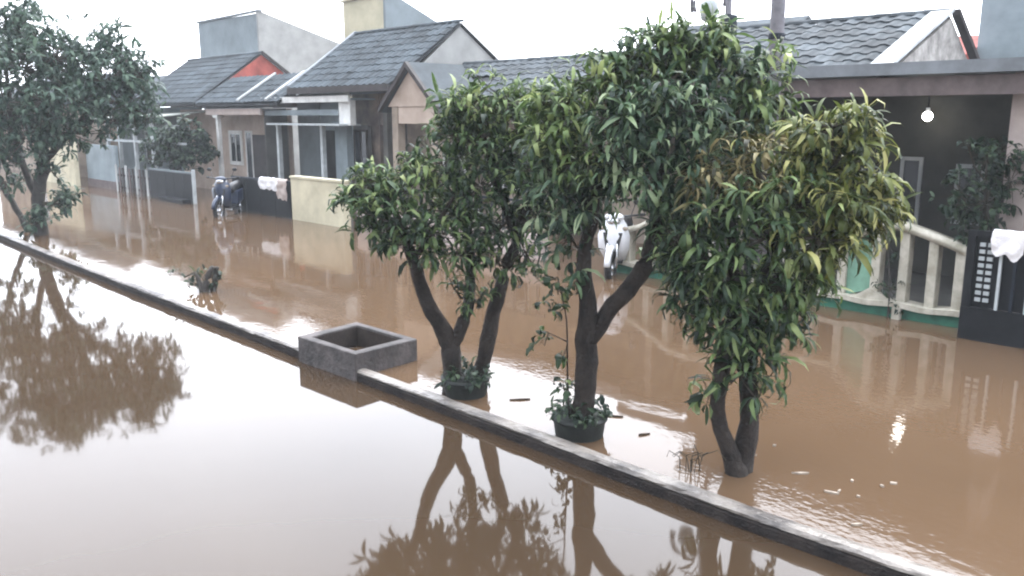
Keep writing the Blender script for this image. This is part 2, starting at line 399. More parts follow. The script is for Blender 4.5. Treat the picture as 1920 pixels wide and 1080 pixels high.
def fence_a():
    r = thing('garden_fence','cream fence with curving top rail and slim posts on a green base, right side','fence',(-4.2,10.4,-.14))
    X0,X1 = -8.4,-3.28
    def top(x):
        pts = [(-8.4,.62),(-7.9,.75),(-7.3,1.05),(-6.9,1.10),(-6.3,1.0),(-5.7,.86),(-5.2,.74),(-4.75,.74),(-4.5,.98),(-4.3,1.12),(-4.0,1.11),(-3.7,1.03),(-3.28,.90)]
        return float(np.interp(x,[p[0] for p in pts],[p[1] for p in pts]))
    B(X0,X1,10.36,10.52,-.14,.13).build('base','green_paint',r)
    m = MB(); n = 60; k = 0
    for i in range(n+1):
        x = X0+(X1-X0)*i/n; z = .15+.012*math.sin(x*9)
        m.v += [Vector((x,10.30,z-.02)),Vector((x,10.56,z-.02)),Vector((x,10.56,z+.045)),Vector((x,10.30,z+.045))]
        if i:
            a = 4*(i-1)
            for j in range(4): m.f.append([a+j,a+4+j,a+4+(j+1)%4,a+(j+1)%4])
    m.f += [[3,2,1,0],[4*n,4*n+1,4*n+2,4*n+3]]
    m.build('ledge','cream_fence',r)
    xs = [-3.34,-3.64,-3.97,-4.30,-4.72,-5.10,-5.48,-5.86,-6.24,-6.62,-7.0,-7.38,-7.76,-8.14]
    for i,x in enumerate(xs):
        B(x-.055,x+.055,10.36,10.52,.17,top(x)-.03).build('post','cream_fence',r,bevel=.012)
    m = MB(); n = 90
    for i in range(n+1):
        x = X0+(X1-X0)*i/n; z = top(x)
        m.v += [Vector((x,10.33,z-.045)),Vector((x,10.54,z-.045)),Vector((x,10.54,z+.045)),Vector((x,10.33,z+.045))]
        if i:
            a = 4*(i-1)
            for j in range(4): m.f.append([a+j,a+4+j,a+4+(j+1)%4,a+(j+1)%4])
    m.f += [[3,2,1,0],[4*n,4*n+1,4*n+2,4*n+3]]
    m.build('rail','cream_fence',r,True,.0)
    MB().prism([(-4.675,.18),(-4.345,.30),(-4.345,1.04),(-4.5,.92),(-4.675,.74)],'y',10.41,10.45).build('panel','pale_green',r)
    MB().prism([(-4.70,.18),(-4.34,.18),(-4.0,.18),(-4.34,.33),(-4.5,.22)],'y',10.34,10.40).build('skirting','cream_fence',r)
    B(-4.02,-3.93,10.27,10.36,-.14,.14).build('buttress','cream_fence',r)
fence_a()

def gate_a():
    r = thing('black_gate','black metal gate with solid base and pale bars at the right edge','gate',(-2.4,9.95,-.14))
    B(-3.14,-1.5,9.89,9.95,-.14,.36).build('kick_plate','black_metal',r)
    B(-3.14,-3.06,9.90,9.96,.36,1.2).build('stile','black_metal',r); B(-1.58,-1.5,9.90,9.96,.36,1.2).build('stile','black_metal',r)
    B(-3.06,-1.58,9.905,9.955,1.14,1.2).build('top_rail','black_metal',r)
    B(-3.06,-1.58,9.96,9.975,.36,1.139).build('backing_sheet','black_metal',r)
    for k,x in enumerate([-2.80,-2.66,-2.52,-2.38,-2.24,-2.1,-1.95,-1.8]):
        B(x-.014,x+.014,9.912,9.945,.361,1.139).build('bar','pale_metal' if k%2==0 else 'blue_black',r)
    for j in range(9):
        z = .43+j*.075
        for x in (-3.02,-2.94): B(x,x+.055,9.93,9.955,z,z+.04).build('lattice_block','pale_metal',r)
gate_a()
def cloth(name,label,cat,c,w,front,back,th=.012,dirx=(1,0,0),seed=0,m='cloth',rag=.05):
    """cloth folded over a bar at c: hangs front/back metres on each side"""
    dx = Vector(dirx); dy = Vector((-dx.y,dx.x,0)); mb = MB(); nu,nv = 12,18; P = []
    tot = front+back
    for j in range(nv+1):
        s = -front+tot*j/nv
        for i in range(nu+1):
            u = (i/nu-.5)*w*(1+.25*noise.noise((s*4,seed,1)))
            wob = .035*noise.noise((u*9,s*7,seed))+.02*noise.noise((u*22,s*15,seed+3))
            side = math.tanh(s/.03)*.055
            edge = rag*noise.noise((u*7,seed,9))
            z = -abs(s)*(1-.1*abs(noise.noise((u*5,seed,2)))) - (edge if abs(s) > .5*front else 0) + .02*noise.noise((u*8,0,seed))+.02
            P.append(Vector(c)+dx*u+dy*(side+wob*min(1,abs(s)*6))+Vector((0,0,z)))
    n = nu+1; k = len(P); off = []
    for j in range(nv+1):
        for i in range(n):
            a = P[j*n+min(i+1,nu)]-P[j*n+max(i-1,0)]; b = P[min(j+1,nv)*n+i]-P[max(j-1,0)*n+i]
            nn = a.cross(b); nn = nn.normalized() if nn.length > 1e-9 else Vector((0,0,1)); off.append(P[j*n+i]-nn*th)
    mb.v = P+off
    for j in range(nv):
        for i in range(nu):
            q = [j*n+i,j*n+i+1,(j+1)*n+i+1,(j+1)*n+i]; mb.f.append(q); mb.f.append([t+k for t in q[::-1]])
    o = mb.build(name,m,smooth=True); return tag(o,label,cat)
cloth('towel','crumpled white towel hung over the black gate at the right edge','towel',(-2.74,9.93,1.215),.30,.26,.2,seed=4,rag=.22)

# neighbours behind the right house
def behind_right():
    r = thing('tall_house','tall pale blue-white house rising behind the roofs at the top right','house',(-3.6,20,-.14))
    B(-5.9,-1,18,23,-.14,6.6).build('wall','pale_blue',r)
    window(r,-4.98,-4.2,18,3.2,4.3,'blue_grey',.06,1); window(r,-3.4,-2.6,18,3.2,4.3,'blue_grey',.06,1)
    B(-6.1,-.8,17.8,23.2,6.601,6.75).build('roof','grey_white',r)
    r = thing('small_house','small red-brown roofed house seen between the grey gable and the pale house','house',(-6.2,19,-.14))
    B(-7.6,-6.0,17.2,21,-.14,3.4).build('wall','beige',r)
    MB().prism([(17.0,3.4),(21.2,3.4),(19.1,4.0)],'x',-7.8,-5.9).build('roof','red_paint',r)
    r = thing('rear_house','house behind whose grey ridge just shows left of the utility pole','house',(-10,18,-.14))
    B(-13,-9.2,17,20,-.14,3.5).build('wall','beige',r)
    MB().prism([(16.7,3.5),(20.3,3.5),(18.5,4.6)],'x',-13.2,-9.6).build('roof','tile_grey',r)
behind_right()

# ------------------------------------------------------------------ middle house with the peach gable
def house_b():  # wing wall and portico coordinates were scaled about the camera position
    r = thing('terraced_house','house with small peach gable over its front, behind the two pruned trees','house',(-13,12,-.14), 'row houses along the flooded street')
    B(-17.3,-9.2,13.1,13.25,-.14,2.75).build('wall','beige',r)
    B(-9.25,-9.1,12.4,13.1,-.14,2.75).build('wall','beige',r)
    B(-17.42,-17.25,12.5,13.1,-.14,2.7).build('wall','dark_plaster',r)
    # stained wing wall on the left with doorway
    B(-19.122,-17.952,12.767,12.934,-.14,2.958).build('wing_wall','beige_stained',r)
    B(-17.952,-17.416,12.789,12.934,2.177,2.958).build('lintel','beige_stained',r)
    B(-17.952,-17.416,13.213,13.268,-.14,2.177).build('door','dark_wood',r)
    B(-19.178,-17.394,12.733,12.956,2.960,3.058).build('coping','grey_board',r)
    # gable portico
    MB().prism([(-16.10,2.61),(-14.44,2.61),(-15.27,3.40)],'y',11.70,11.82).build('gable_wall','peach',r)
    B(-15.74,-14.44,11.72,11.82,2.24,2.607).build('gable_panel','peach',r)
    for s in (-1,1):
        xa,za_,xb,zb_ = -15.27,3.50,-15.27+s*1.035,2.545
        p0 = [(xb,zb_-.062),(xa,za_-.062),(xa,za_+.062),(xb,zb_+.062)]
        if s > 0: p0 = p0[::-1]
        MB().prism(p0,'y',11.57+(.001 if s > 0 else 0),11.66).build('barge_board','dark_wood',r)
        p1 = [(x_,z_-.004) for x_,z_ in p0]
        pr = MB().prism(p1,'y',11.662+(.001 if s > 0 else 0),13.2).build('portico_roof','tile_grey',r)
    B(-15.97,-15.76,11.71,11.91,-.14,2.60).build('pillar','beige',r); B(-14.60,-14.44,11.73,11.91,-.14,2.235).build('pillar','beige',r)
    B(-15.9,-14.5,12.9,13.09,-.14,2.6).build('wall','beige',r)
    window(r,-15.6,-14.8,12.9,.8,1.8,'white_paint',.06,1); window(r,-14.2,-13.0,13.1,.8,1.8,'white_paint',.06,2)
    d = B(-12.1,-11.3,13.06,13.098,.0,1.95).build('door','dark_wood',r); B(-12.0,-11.96,13.02,13.058,.95,1.05).build('handle','chrome',d)
    ya,za,yb,zb = 12.3,2.76,14.2,3.62
    deck(r,-16.3,-9.65,ya,za,yb,zb); tiled_slope(r,-16.3,-9.65,ya,za,yb,zb,'tile_grey',300,lambda p: not (p.y < 13.3 and -16.35 < p.x < -14.2))
    deck(r,-16.3,-9.65,17,2.7,yb+.004,zb); ridge_caps(r,-16.3,-9.65,yb,zb+.03,'tile_grey')
    MB().prism([(12.4,2.64),(16.9,2.64),(14.2,3.54)],'x',-9.85,-9.75).build('gable_wall','concrete',r)
    B(-15.3,-9.66,12.2,12.29,2.62,2.78).build('fascia','brown_board',r)
    q = thing('front_wall','low pinkish wall with dark bars on top in front of the peach-gabled house','wall',(-12.5,10.35,-.14))
    B(-15.4,-9.9,10.3,10.45,-.14,.42).build('wall','pinkish',q)
    for i in range(19): B(-15.3+i*.29,-15.26+i*.29,10.36,10.39,.42,.95).build('bar','blue_black',q)
    B(-15.4,-9.9,10.355,10.395,.951,.99).build('rail','blue_black',q)
house_b()

# ------------------------------------------------------------------ pale blue house with the big hipped roof
def house_c():  # house and upper storey moved back by scaling their coordinates about the camera
    r = thing('terraced_house','pale blue house with large dark tiled roof and white fascia','house',(-18,12,-.14), 'row houses along the flooded street')
    B(-22.440,-21.230,13.090,13.255,-.14,2.785).build('wall','blue_grey',r)
    B(-19.800,-18.920,13.090,13.255,-.14,2.785).build('wall','pale_blue',r)
    B(-21.230,-19.800,13.112,13.255,2.015,2.785).build('lintel','pale_blue',r)
    d = B(-21.230,-19.800,13.530,13.574,-.14,2.015).build('door','black_metal',r)
    B(-20.548,-20.504,13.497,13.529,0.750,0.970).build('handle','chrome',d)
    B(-22.440,-18.920,13.580,13.640,-.14,2.785).build('wall','dark_plaster',r)
    B(-22.550,-18.095,11.968,12.034,2.752,2.906).build('fascia','white_paint',r)
    B(-22.550,-18.095,12.040,13.255,2.796,2.840).build('ceiling','pale_blue',r)
    B(-18.645,-18.150,12.045,12.210,2.180,2.790).build('panel','white_paint',r)
    B(-22.440,-18.700,12.056,12.144,2.422,2.565).build('beam','blue_grey',r)
    B(-21.890,-18.260,11.792,12.430,2.169,2.213).build('awning','pale_metal',r)
    for x in (-19.525,-21.78): B(x-.055,x+.055,12.045,12.155,-.14,2.165).build('post','pale_metal',r)
    B(-19.305,-18.755,12.320,12.485,-.14,2.290).build('column','pale_blue',r)
    B(-18.755,-18.095,12.430,12.540,-.14,0.915).build('wall','beige_stained',r)
    window(r,-18.733,-18.150,12.540,0.926,2.070,'dark_wood',.05,1)
    B(-18.755,-18.150,12.562,12.650,0.915,2.180).build('wall','dark_plaster',r)
    ya,za,yb,zb = 11.935,3.093,14.135,4.633
    deck(r,-20.845,-16.35,ya,za,yb,zb); tiled_slope(r,-20.845,-16.35,ya,za,yb,zb,'tile_dark')
    deck(r,-20.845,-16.35,16.7,2.95,yb+.004,zb); ridge_caps(r,-20.845,-16.35,yb,zb+.03,'tile_dark')
    MB().prism([(12.100,2.950),(16.500,2.950),(14.135,4.556)],'x',-20.790,-20.680).build('gable_wall','grey_white',r)
    MB().prism([(12.100,2.950),(16.500,2.950),(14.135,4.556)],'x',-16.5,-16.4).build('gable_wall','off_white',r)
    MB().hexa([(-20.955,ya,za+.02),(-20.823,ya,za+.02),(-20.823,yb,zb+.02),(-20.955,yb,zb+.02),(-20.955,ya,za+.1),(-20.823,ya,za+.1),(-20.823,yb,zb+.1),(-20.955,yb,zb+.1)]).build('verge_board','grey_board',r)
    B(-20.845,-16.35,11.880,11.930,2.972,3.126).build('gutter','dark_wood',r)
    t = thing('upper_storey','plain cream upper-storey block rising behind the dark tiled roof','building',(-20,14.5,-.14))
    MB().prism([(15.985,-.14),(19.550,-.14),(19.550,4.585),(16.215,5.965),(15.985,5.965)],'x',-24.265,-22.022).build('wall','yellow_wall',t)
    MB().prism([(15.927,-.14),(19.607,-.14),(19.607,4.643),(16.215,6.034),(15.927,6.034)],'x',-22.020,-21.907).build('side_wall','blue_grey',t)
    MB().hexa([(-24.322,15.916,5.967),(-21.850,15.916,6.036),(-21.850,16.215,6.036),(-24.322,16.215,5.967),(-24.322,15.916,6.034),(-21.850,15.916,6.103),(-21.850,16.215,6.103),(-24.322,16.215,6.034)]).build('coping','cream',t)
    g = thing('metal_gate','black panelled gate in front of the pale blue house','gate',(-19.6,10.32,-.14))
    for i in range(4):
        a = -21.1+i*.74; B(a,a+.72,10.3,10.34,-.14,.84).build('panel','black_metal',g)
    B(-21.12,-18.14,10.28,10.36,.841,.89).build('rail','blue_black',g)
    q = thing('garden_wall','low cream wall beside the black gate, left of the trees','wall',(-17,10.4,-.14))
    B(-18.12,-13.9+-2.0,10.3,10.48,-.14,.98).build('wall','cream',q,bevel=.015)
    B(-18.14,-15.88,10.28,10.5,.981,1.03).build('coping','cream',q)
house_c()
cloth('laundry_sheet','bunched white sheet hung on the black gate behind the motorcycle','cloth',(-19.15,10.32,.92),.85,.30,.25,seed=9)
cloth('grey_cloth','greyish cloth hung on the gate beside the white sheet','cloth',(-18.5,10.32,.915),.45,.5,.25,seed=15,m='pinkish')

def house_d():  # house and upper storey scaled outward about the camera, fence left as placed
    r = thing('terraced_house','house with red gable end and pinkish porch, left of the pale blue house','house',(-24,12,-.14), 'row houses along the flooded street')
    B(-29.700,-22.462,12.760,12.925,-.14,2.620).build('wall','peach',r)
    B(-25.960,-22.495,11.946,12.012,2.444,2.620).build('fascia','pinkish',r)
    B(-25.960,-22.495,12.018,12.760,2.565,2.620).build('ceiling','dark_plaster',r)
    B(-22.484,-22.451,12.045,12.760,-.14,2.554).build('party_wall','dark_plaster',r)
    B(-25.388,-25.256,11.990,12.100,-.14,2.443).build('post','white_paint',r); B(-25.476,-25.168,11.935,12.155,2.356,2.433).build('post_cap','white_paint',r)
    window(r,-26.125,-25.245,12.760,0.882,1.960,'white_paint',.12,1); window(r,-25.025,-24.585,12.760,0.200,1.960,'white_paint',.05)
    B(-24.530,-23.760,12.716,12.758,-.14,1.850).build('door','dark_wood',r)
    ya,za,yb,zb = 11.825,2.785,14.19,4.402
    deck(r,-31.9,-26.455,ya,za,yb,zb); tiled_slope(r,-31.9,-26.455,ya,za,yb,zb,'tile_dark',150)
    deck(r,-31.9,-26.455,16.5,2.785,yb+.004,zb); ridge_caps(r,-31.9,-26.455,yb,zb+.03,'tile_dark')
    MB().prism([(11.88,2.752),(16.445,2.752),(14.19,4.358)],'x',-26.51,-26.40).build('gable_wall','red_paint',r)
    MB().prism([(14.19,4.38),(16.5,2.785),(16.5,2.895),(14.19,4.49)],'x',-26.4,-26.312).build('verge_board','dark_wood',r)
    deck(r,-26.4,-21.3,ya,za-.03,13.09,3.555); tiled_slope(r,-26.4,-21.3,ya,za-.03,13.09,3.555,'tile_dark',120)
    deck(r,-26.4,-21.3,14.5,2.73,13.094,3.555)
    for x in (-23.65,-22.0): MB().prism([(ya,2.82),(13.09,3.62),(13.09,3.675),(ya,2.875)],'x',x,x+.11).build('flashing','grey_white',r)
    t = thing('upper_storey','grey-white box-like upper storey with sloping side behind the red gable','building',(-28,15,-.14))
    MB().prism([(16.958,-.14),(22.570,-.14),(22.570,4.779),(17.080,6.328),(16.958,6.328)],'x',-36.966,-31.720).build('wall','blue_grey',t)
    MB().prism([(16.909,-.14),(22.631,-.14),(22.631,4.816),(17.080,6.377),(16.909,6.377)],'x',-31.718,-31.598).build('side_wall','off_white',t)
    MB().hexa([(-37.027,16.897,6.331),(-31.537,16.897,6.380),(-31.537,17.080,6.380),(-37.027,17.080,6.331),(-37.027,16.897,6.402),(-31.537,16.897,6.450),(-31.537,17.080,6.450),(-37.027,17.080,6.402)]).build('coping','grey_board',t)
    B(-37.088,-31.964,16.592,16.957,4.694,4.791).build('ledge','white_paint',t)
    g = thing('sheet_fence','blue-black sheet metal fence in front of the red-gabled house','fence',(-24.8,10.25,-.14))
    for i in range(5):
        a = -26.3+i*.6; B(a,a+.585,10.2,10.24,-.14,.82).build('panel','black_metal',g)
    B(-26.32,-23.28,10.19,10.25,.821,.87).build('rail','blue_grey',g); B(-23.28,-23.2,10.18,10.26,-.14,.95).build('post','pale_metal',g)
    tag(B(-25.0,-23.35,9.9,10.15,-.14,.12).build('step_block','black_metal',bevel=.01),'low black block standing in the water before the sheet fence','block')
house_d()

def house_e():  # farthest house and canopy scaled up about the camera, boundary walls and fence excluded
    r = thing('terraced_house','farthest house at left with pale sheet canopy on thin posts','house',(-30,11.5,-.14), 'row houses along the flooded street')
    B(-37.800,-29.214,13.176,13.338,-.14,2.724).build('wall','blue_grey',r)
    deck(r,-38.880,-31.428,12.744,2.778,14.580,4.020,m='tile_grey'); deck(r,-38.880,-31.428,16.416,2.778,14.584,4.020,m='tile_grey')
    MB().hexa([(-35.640,10.800,2.184),(-27.216,10.800,2.357),(-27.216,13.068,2.573),(-35.640,13.068,2.400),(-35.640,10.800,2.227),(-27.216,10.800,2.400),(-27.216,13.068,2.616),(-35.640,13.068,2.443)]).build('canopy','canopy_sheet',r)
    for x in (-31.5,-30.4,-29.05,-27.6): B(x-.05,x+.05,10.86,10.96,-.14,2.19).build('post','pale_metal',r)
    B(-31.536,-25.164,10.876,10.940,1.558,1.622).build('cross_rail','pale_metal',r)
    window(r,-34.020,-32.724,13.176,0.672,1.860,'pale_metal',.06,1); B(-31.860,-30.888,13.133,13.174,-.14,1.860).build('door','dark_wood',r)
    q = thing('boundary_wall','pale beige wall at the far left end of the street','wall',(-33.4,10,-.14))
    B(-35.5,-32.1,9.9,10.05,-.14,1.46).build('wall','cream',q); B(-35.5,-32.1,9.88,10.07,1.461,1.52).build('coping','cream',q)
    q = thing('side_wall','pale blue-grey wall with brown foot next to the beige wall at left','wall',(-31,10.3,-.14))
    B(-32.05,-29.3,10.3,10.42,.28,1.45).build('wall','pale_blue',q); B(-32.05,-29.3,10.28,10.44,-.14,.279).build('plinth','brown_board',q)
    g = thing('picket_fence','low fence with pale pickets left of the blue-black sheet fence','fence',(-27.6,10.2,-.14))
    for i in range(10): B(-29.15+i*.28,-29.04+i*.28,10.22,10.25,-.14,.86 if i%3==0 else .78).build('picket',('grey_white','brown_board','dark_wood')[i%3],g)
    B(-29.2,-26.4,10.255,10.29,.5,.56).build('rail','dark_wood',g); B(-29.2,-26.4,10.255,10.29,.1,.16).build('rail','dark_wood',g)
    f = thing('end_house','plain far house closing the street behind the large left tree','house',(-42,12,-.14))
    B(-47,-37,11,11.2,-.14,2.8).build('wall','beige',f); B(-37.05,-36.9,11.2,15,-.14,2.8).build('wall','beige',f)
    MB().prism([(10.6,2.8),(15.4,2.8),(13,4.1)],'x',-47.3,-36.7).build('roof','tile_grey',f); window(f,-40,-38.8,11,.8,1.9,'white_paint',.06,1)
house_e()

# ------------------------------------------------------------------ planter box on the kerb
def planter():
    r = thing('concrete_planter','square open concrete planter box standing on the kerb','planter',(-7.12,4.79,-.1))
    c = [Vector((-7.50,4.255)),Vector((-6.53,4.285)),Vector((-6.58,5.06)),Vector((-7.60,5.03))]
    cen = sum(c,Vector((0,0)))/4; inn = [p+(cen-p).normalized()*.15 for p in c]
    m = MB(); zt = .225
    for i,(p,q) in enumerate(zip(c,inn)):
        j = lambda: random.gauss(0,.003)
        m.v += [Vector((p.x,p.y,-.12)),Vector((p.x+j(),p.y+j(),zt+j())),Vector((q.x+j(),q.y+j(),zt+j())),Vector((q.x,q.y,-.08))]
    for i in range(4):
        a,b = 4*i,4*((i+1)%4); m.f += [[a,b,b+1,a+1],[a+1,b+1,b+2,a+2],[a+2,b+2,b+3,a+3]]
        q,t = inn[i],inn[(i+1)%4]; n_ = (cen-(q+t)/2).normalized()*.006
        MB().hexa([(q.x,q.y,-.07),(t.x,t.y,-.07),(t.x+n_.x,t.y+n_.y,-.07),(q.x+n_.x,q.y+n_.y,-.07),(q.x,q.y,zt-.02),(t.x,t.y,zt-.02),(t.x+n_.x,t.y+n_.y,zt-.02),(q.x+n_.x,q.y+n_.y,zt-.02)]).build('shade_lining','soil',r)  # thin dark sheets added to put the shade inside the box into its colour
    m.f += [[0,12,8,4]]
    m.build('wall','planter_concrete',r,bevel=.012)
    s = MB(); n = 8
    for i in range(n+1):
        for j in range(n+1):
            u,v = i/n,j/n; p = inn[0].lerp(inn[1],u).lerp(inn[3].lerp(inn[2],u),v)
            s.v.append(Vector((p.x,p.y,-.02+.03*noise.noise((u*5,v*5,2)))))
    for i in range(n):
        for j in range(n): s.f.append([i*(n+1)+j,(i+1)*(n+1)+j,(i+1)*(n+1)+j+1,i*(n+1)+j+1])
    s.build('soil','soil',r,True)
planter()

# ------------------------------------------------------------------ poles
p = thing('utility_pole','thick grey concrete utility pole rising above the tree crowns','pole',(-5.70,10.15,-.14))
MB().tube([(-5.70,10.15,-.14),(-5.69,10.15,4),(-5.68,10.15,7.5)],[.10,.088,.075],14).build('shaft','pole_concrete',p,True)
for z in (3.35,): MB().lathe([(.10,0),(.104,.01),(.104,.06),(.10,.07)],(-5.69,10.15,z),14).build('band','blue_black',p)
def lamp_post():
    p = thing('street_lamp','thin pole with scrolled brackets and pale lantern behind the tree tops','street lamp',(-6.43,10.3,-.14))
    MB().tube([(-6.5,10.3,-.14),(-6.5,10.3,6.5)],[.055,.04],10).build('shaft','pole_concrete',p,True)
    for s in (0,1):
        pts = []; c = Vector((-6.80-.12*s,10.3,3.86))
        for i in range(15):
            a = math.pi*(1.15-1.25*i/14); pts.append(c+Vector((.24*math.cos(a)*(1 if not s else .7),0,.24*math.sin(a)+.05)))
        MB().tube(pts,.022,6).build('bracket','pole_concrete',p,True)
    MB().lathe([(.03,-.16),(.10,-.12),(.13,.0),(.12,.10),(.05,.16)],(-6.80,10.3,3.80),12).build('lantern','pale_metal',p,True)
    MB().tube([(-6.80,10.3,3.96),(-6.5,10.3,4.0)],.018,6).build('arm','pole_concrete',p)
    B(-6.56,-6.42,10.2,10.4,3.45,3.72).build('junction_box','blue_black',p)
lamp_post()

# ------------------------------------------------------------------ motorcycles
def scooter(label,loc,rot,body,shield,seat):
    r = thing('motor_scooter',label,'motorcycle',loc,'motorcycles parked by the gates')
    M = Matrix.Translation(loc) @ Matrix.Rotation(rot,4,'Z')
    def P(mb,name,m,par=None,sm=True,bev=0.): return mb.xf(M).build(name,m,par or r,sm,bev)
    for x,nm in ((.62,'front'),(-.60,'rear')):
        t = P(MB().torus((x,0,.27),.215,.055,(0,1,0)),'wheel','rubber')
        P(MB().torus((x,0,.27),.165,.018,(0,1,0),20,6),'rim','chrome',t)
        P(MB().tube([(x,-.05,.27),(x,.05,.27)],.05,10),'hub','chrome',t)
        for k in range(5):
            a = 2*math.pi*k/5; P(MB().tube([(x,0,.27),(x+.165*math.cos(a),0,.27+.165*math.sin(a))],.014,6),'spoke','chrome',t)
    P(MB().tube([(.62+.30*math.cos(a),0,.27+.30*math.sin(a)) for a in np.linspace(.2,2.6,9)],[.05]*9,8),'front_fender',body)
    for s in (-1,1): P(MB().tube([(.62,s*.08,.27),(.50,s*.07,.72)],.025,8),'fork','chrome')
    # leg shield: tapered curved shell
    m = MB(); prof = [(.30,.35,.16),(.42,.55,.24),(.44,.75,.25),(.40,.92,.19),(.36,1.02,.10)]
    for x,z,hw in prof:
        for j in range(7):
            t = (j/6-.5)*2; m.v.append(Vector((x+.12*(1-t*t),t*hw,z)))
        for j in range(7):
            t = (j/6-.5)*-2; m.v.append(Vector((x-.06+.10*(1-t*t),t*hw*.92,z)))
    for i in range(len(prof)-1):
        for j in range(14): m.f.append([i*14+j,i*14+(j+1)%14,(i+1)*14+(j+1)%14,(i+1)*14+j])
    m.f += [list(range(14))[::-1],[56+j for j in range(14)]]
    sh = P(m,'leg_shield',shield)
    for s in (-1,1): P(MB().hexa([(.545,s*.06-.025,.50),(.545,s*.06+.025,.50),(.56,s*.06+.025,.50),(.56,s*.06-.025,.50),(.50,s*.12-.03,.80),(.50,s*.12+.03,.80),(.53,s*.12+.03,.80),(.53,s*.12-.03,.80)]),'stripe','plastic_black',sh,False)
    hl = P(MB().ball((.47,0,.97),.10,14,8,(.7,1.1,.7)),'headlight','chrome')
    P(MB().ball((.425,0,1.03),.12,14,8,(.8,1.25,.55)),'handlebar_cowl',body)
    P(MB().tube([(.30,-.36,1.06),(.38,-.15,1.04),(.40,0,1.04),(.38,.15,1.04),(.30,.36,1.06)],.017,8),'handlebar','plastic_black')
    for s in (-1,1):
        P(MB().tube([(.30,s*.36,1.06),(.26,s*.44,1.065)],.024,8),'grip','rubber')
        P(MB().tube([(.34,s*.24,1.05),(.33,s*.30,1.22)],.008,6),'mirror_stem','plastic_black')
        P(MB().ball((.33,s*.33,1.26),.06,10,6,(.35,1.1,.75)),'mirror','plastic_black')
        P(MB().ball((.46,s*.17,.86),.045,10,6,(.6,1.2,.7)),'indicator','litter')
    P(MB().box(-.15,.36,-.14,.14,.30,.37),'floorboard','plastic_black',None,False,.02)
    m = MB(); prof = [(-.12,.36,.70,.15),(-.35,.42,.74,.16),(-.62,.50,.78,.13),(-.85,.60,.80,.07)]
    for x,z0,z1,hw in prof: m.v += [Vector((x,-hw,z0)),Vector((x,hw,z0)),Vector((x,hw*1.05,z1)),Vector((x,-hw*1.05,z1))]
    for i in range(3):
        for j in range(4): m.f.append([i*4+j,i*4+(j+1)%4,i*4+4+(j+1)%4,i*4+4+j])
    m.f += [[3,2,1,0],[12,13,14,15]]
    P(m,'rear_body',body,None,False,.03)
    P(MB().tube([(0.0,0,.73),(-.15,0,.77),(-.45,0,.80),(-.70,0,.86)],[.09,.13,.14,.09],10),'seat',seat)
    P(MB().tube([(-.72,0,.82),(-.95,0,.86)],.02,6),'grab_rail','chrome')
    P(MB().ball((-.90,0,.72),.06,10,6,(.6,1.3,.7)),'tail_light','red_paint')
    P(MB().tube([(-.1,-.17,.26),(-.45,-.19,.27),(-.8,-.19,.34)],[.02,.045,.05],8),'exhaust','chrome')
    P(MB().box(-.30,.10,-.10,.10,.20,.36),'engine','chrome',None,False,.03)
    P(MB().tube([(-.1,.12,.22),(-.08,.22,.0)],.012,6),'stand','plastic_black')
scooter('dark blue motorcycle parked by the black gate at left',(-20.35,9.85,-.14),math.radians(-52),'plastic_blue','plastic_blue','plastic_black')
scooter('white and black scooter parked behind the forked tree',(-8.45,10.55,-.14),math.radians(-62),'plastic_white','plastic_white','plastic_black')

# ------------------------------------------------------------------ foliage
def leaf_template(droop, fold=.25, wmax=.5):
    """unit leaf along +x, up +z, 4 stations x 3 verts; width relative to length set later"""
    st = [0,.18,.5,.8,1.0]; wd = [.10,.75,1.0,.62,.04]; v = []; f = []
    x = z = 0; prev = 0; ang = .35
    for i,(t,wi) in enumerate(zip(st,wd)):
        if i:
            d = t-prev; x += d*math.cos(ang); z += d*math.sin(ang); ang -= droop*d*1.6
        prev = t
        v += [(x,-wi*wmax,z+fold*wi*.10),(x,0,z),(x,wi*wmax,z+fold*wi*.10)]
    for i in range(4):
        a = 3*i; f += [(a,a+3,a+4,a+1),(a+1,a+4,a+5,a+2)]
    return np.array(v), f
LT = [leaf_template(d) for d in (.6,1.2,1.8,2.4,.2)]
def joined_leaves(name, mats, specs, m, parent):
    """specs: list of (4x3 frame: origin, x, y, z axes scaled; template)"""
    V = []; Fs = []; k = 0
    for (O,X,Y,Z,t) in specs:
        v,f = LT[t]; V.append(v[:,0:1]*X + v[:,1:2]*Y + v[:,2:3]*Z + O); Fs.append(np.array(f)+k); k += len(v)
    if not V: return None
    o0 = np.array(parent_origin(parent)) if parent else np.zeros(3)
    V = np.concatenate(V)-o0; Fa = np.concatenate(Fs)
    me = bpy.data.meshes.new(name); me.vertices.add(len(V)); me.vertices.foreach_set('co',V.ravel())
    me.loops.add(Fa.size); me.loops.foreach_set('vertex_index',Fa.ravel().astype(np.int32))
    me.polygons.add(len(Fa)); me.polygons.foreach_set('loop_start',np.arange(0,Fa.size,4,dtype=np.int32))
    me.polygons.foreach_set('use_smooth',[True]*len(Fa))
    me.materials.append(MATS[m]); me.update(calc_edges=True); me.validate()
    o = bpy.data.objects.new(name,me); COL.objects.link(o)
    if parent: o.parent = parent
    return o
LEAFMESH = {}
def leaf_object(parent, spec, m):
    O,X,Y,Z,t = spec
    if (t,m) not in LEAFMESH:
        v,f = LT[t]; me = bpy.data.meshes.new('leaf'); me.from_pydata([tuple(q) for q in v],[],f)
        me.polygons.foreach_set('use_smooth',[True]*len(f)); me.materials.append(MATS[m]); LEAFMESH[(t,m)] = me
    o = bpy.data.objects.new('leaf',LEAFMESH[(t,m)]); COL.objects.link(o); o.parent = parent
    M = Matrix((X,Y,Z)).transposed().to_4x4(); M.translation = Vector(O)-parent_origin(parent); o.matrix_local = M
def unit(v): return v/max(1e-9,np.linalg.norm(v))
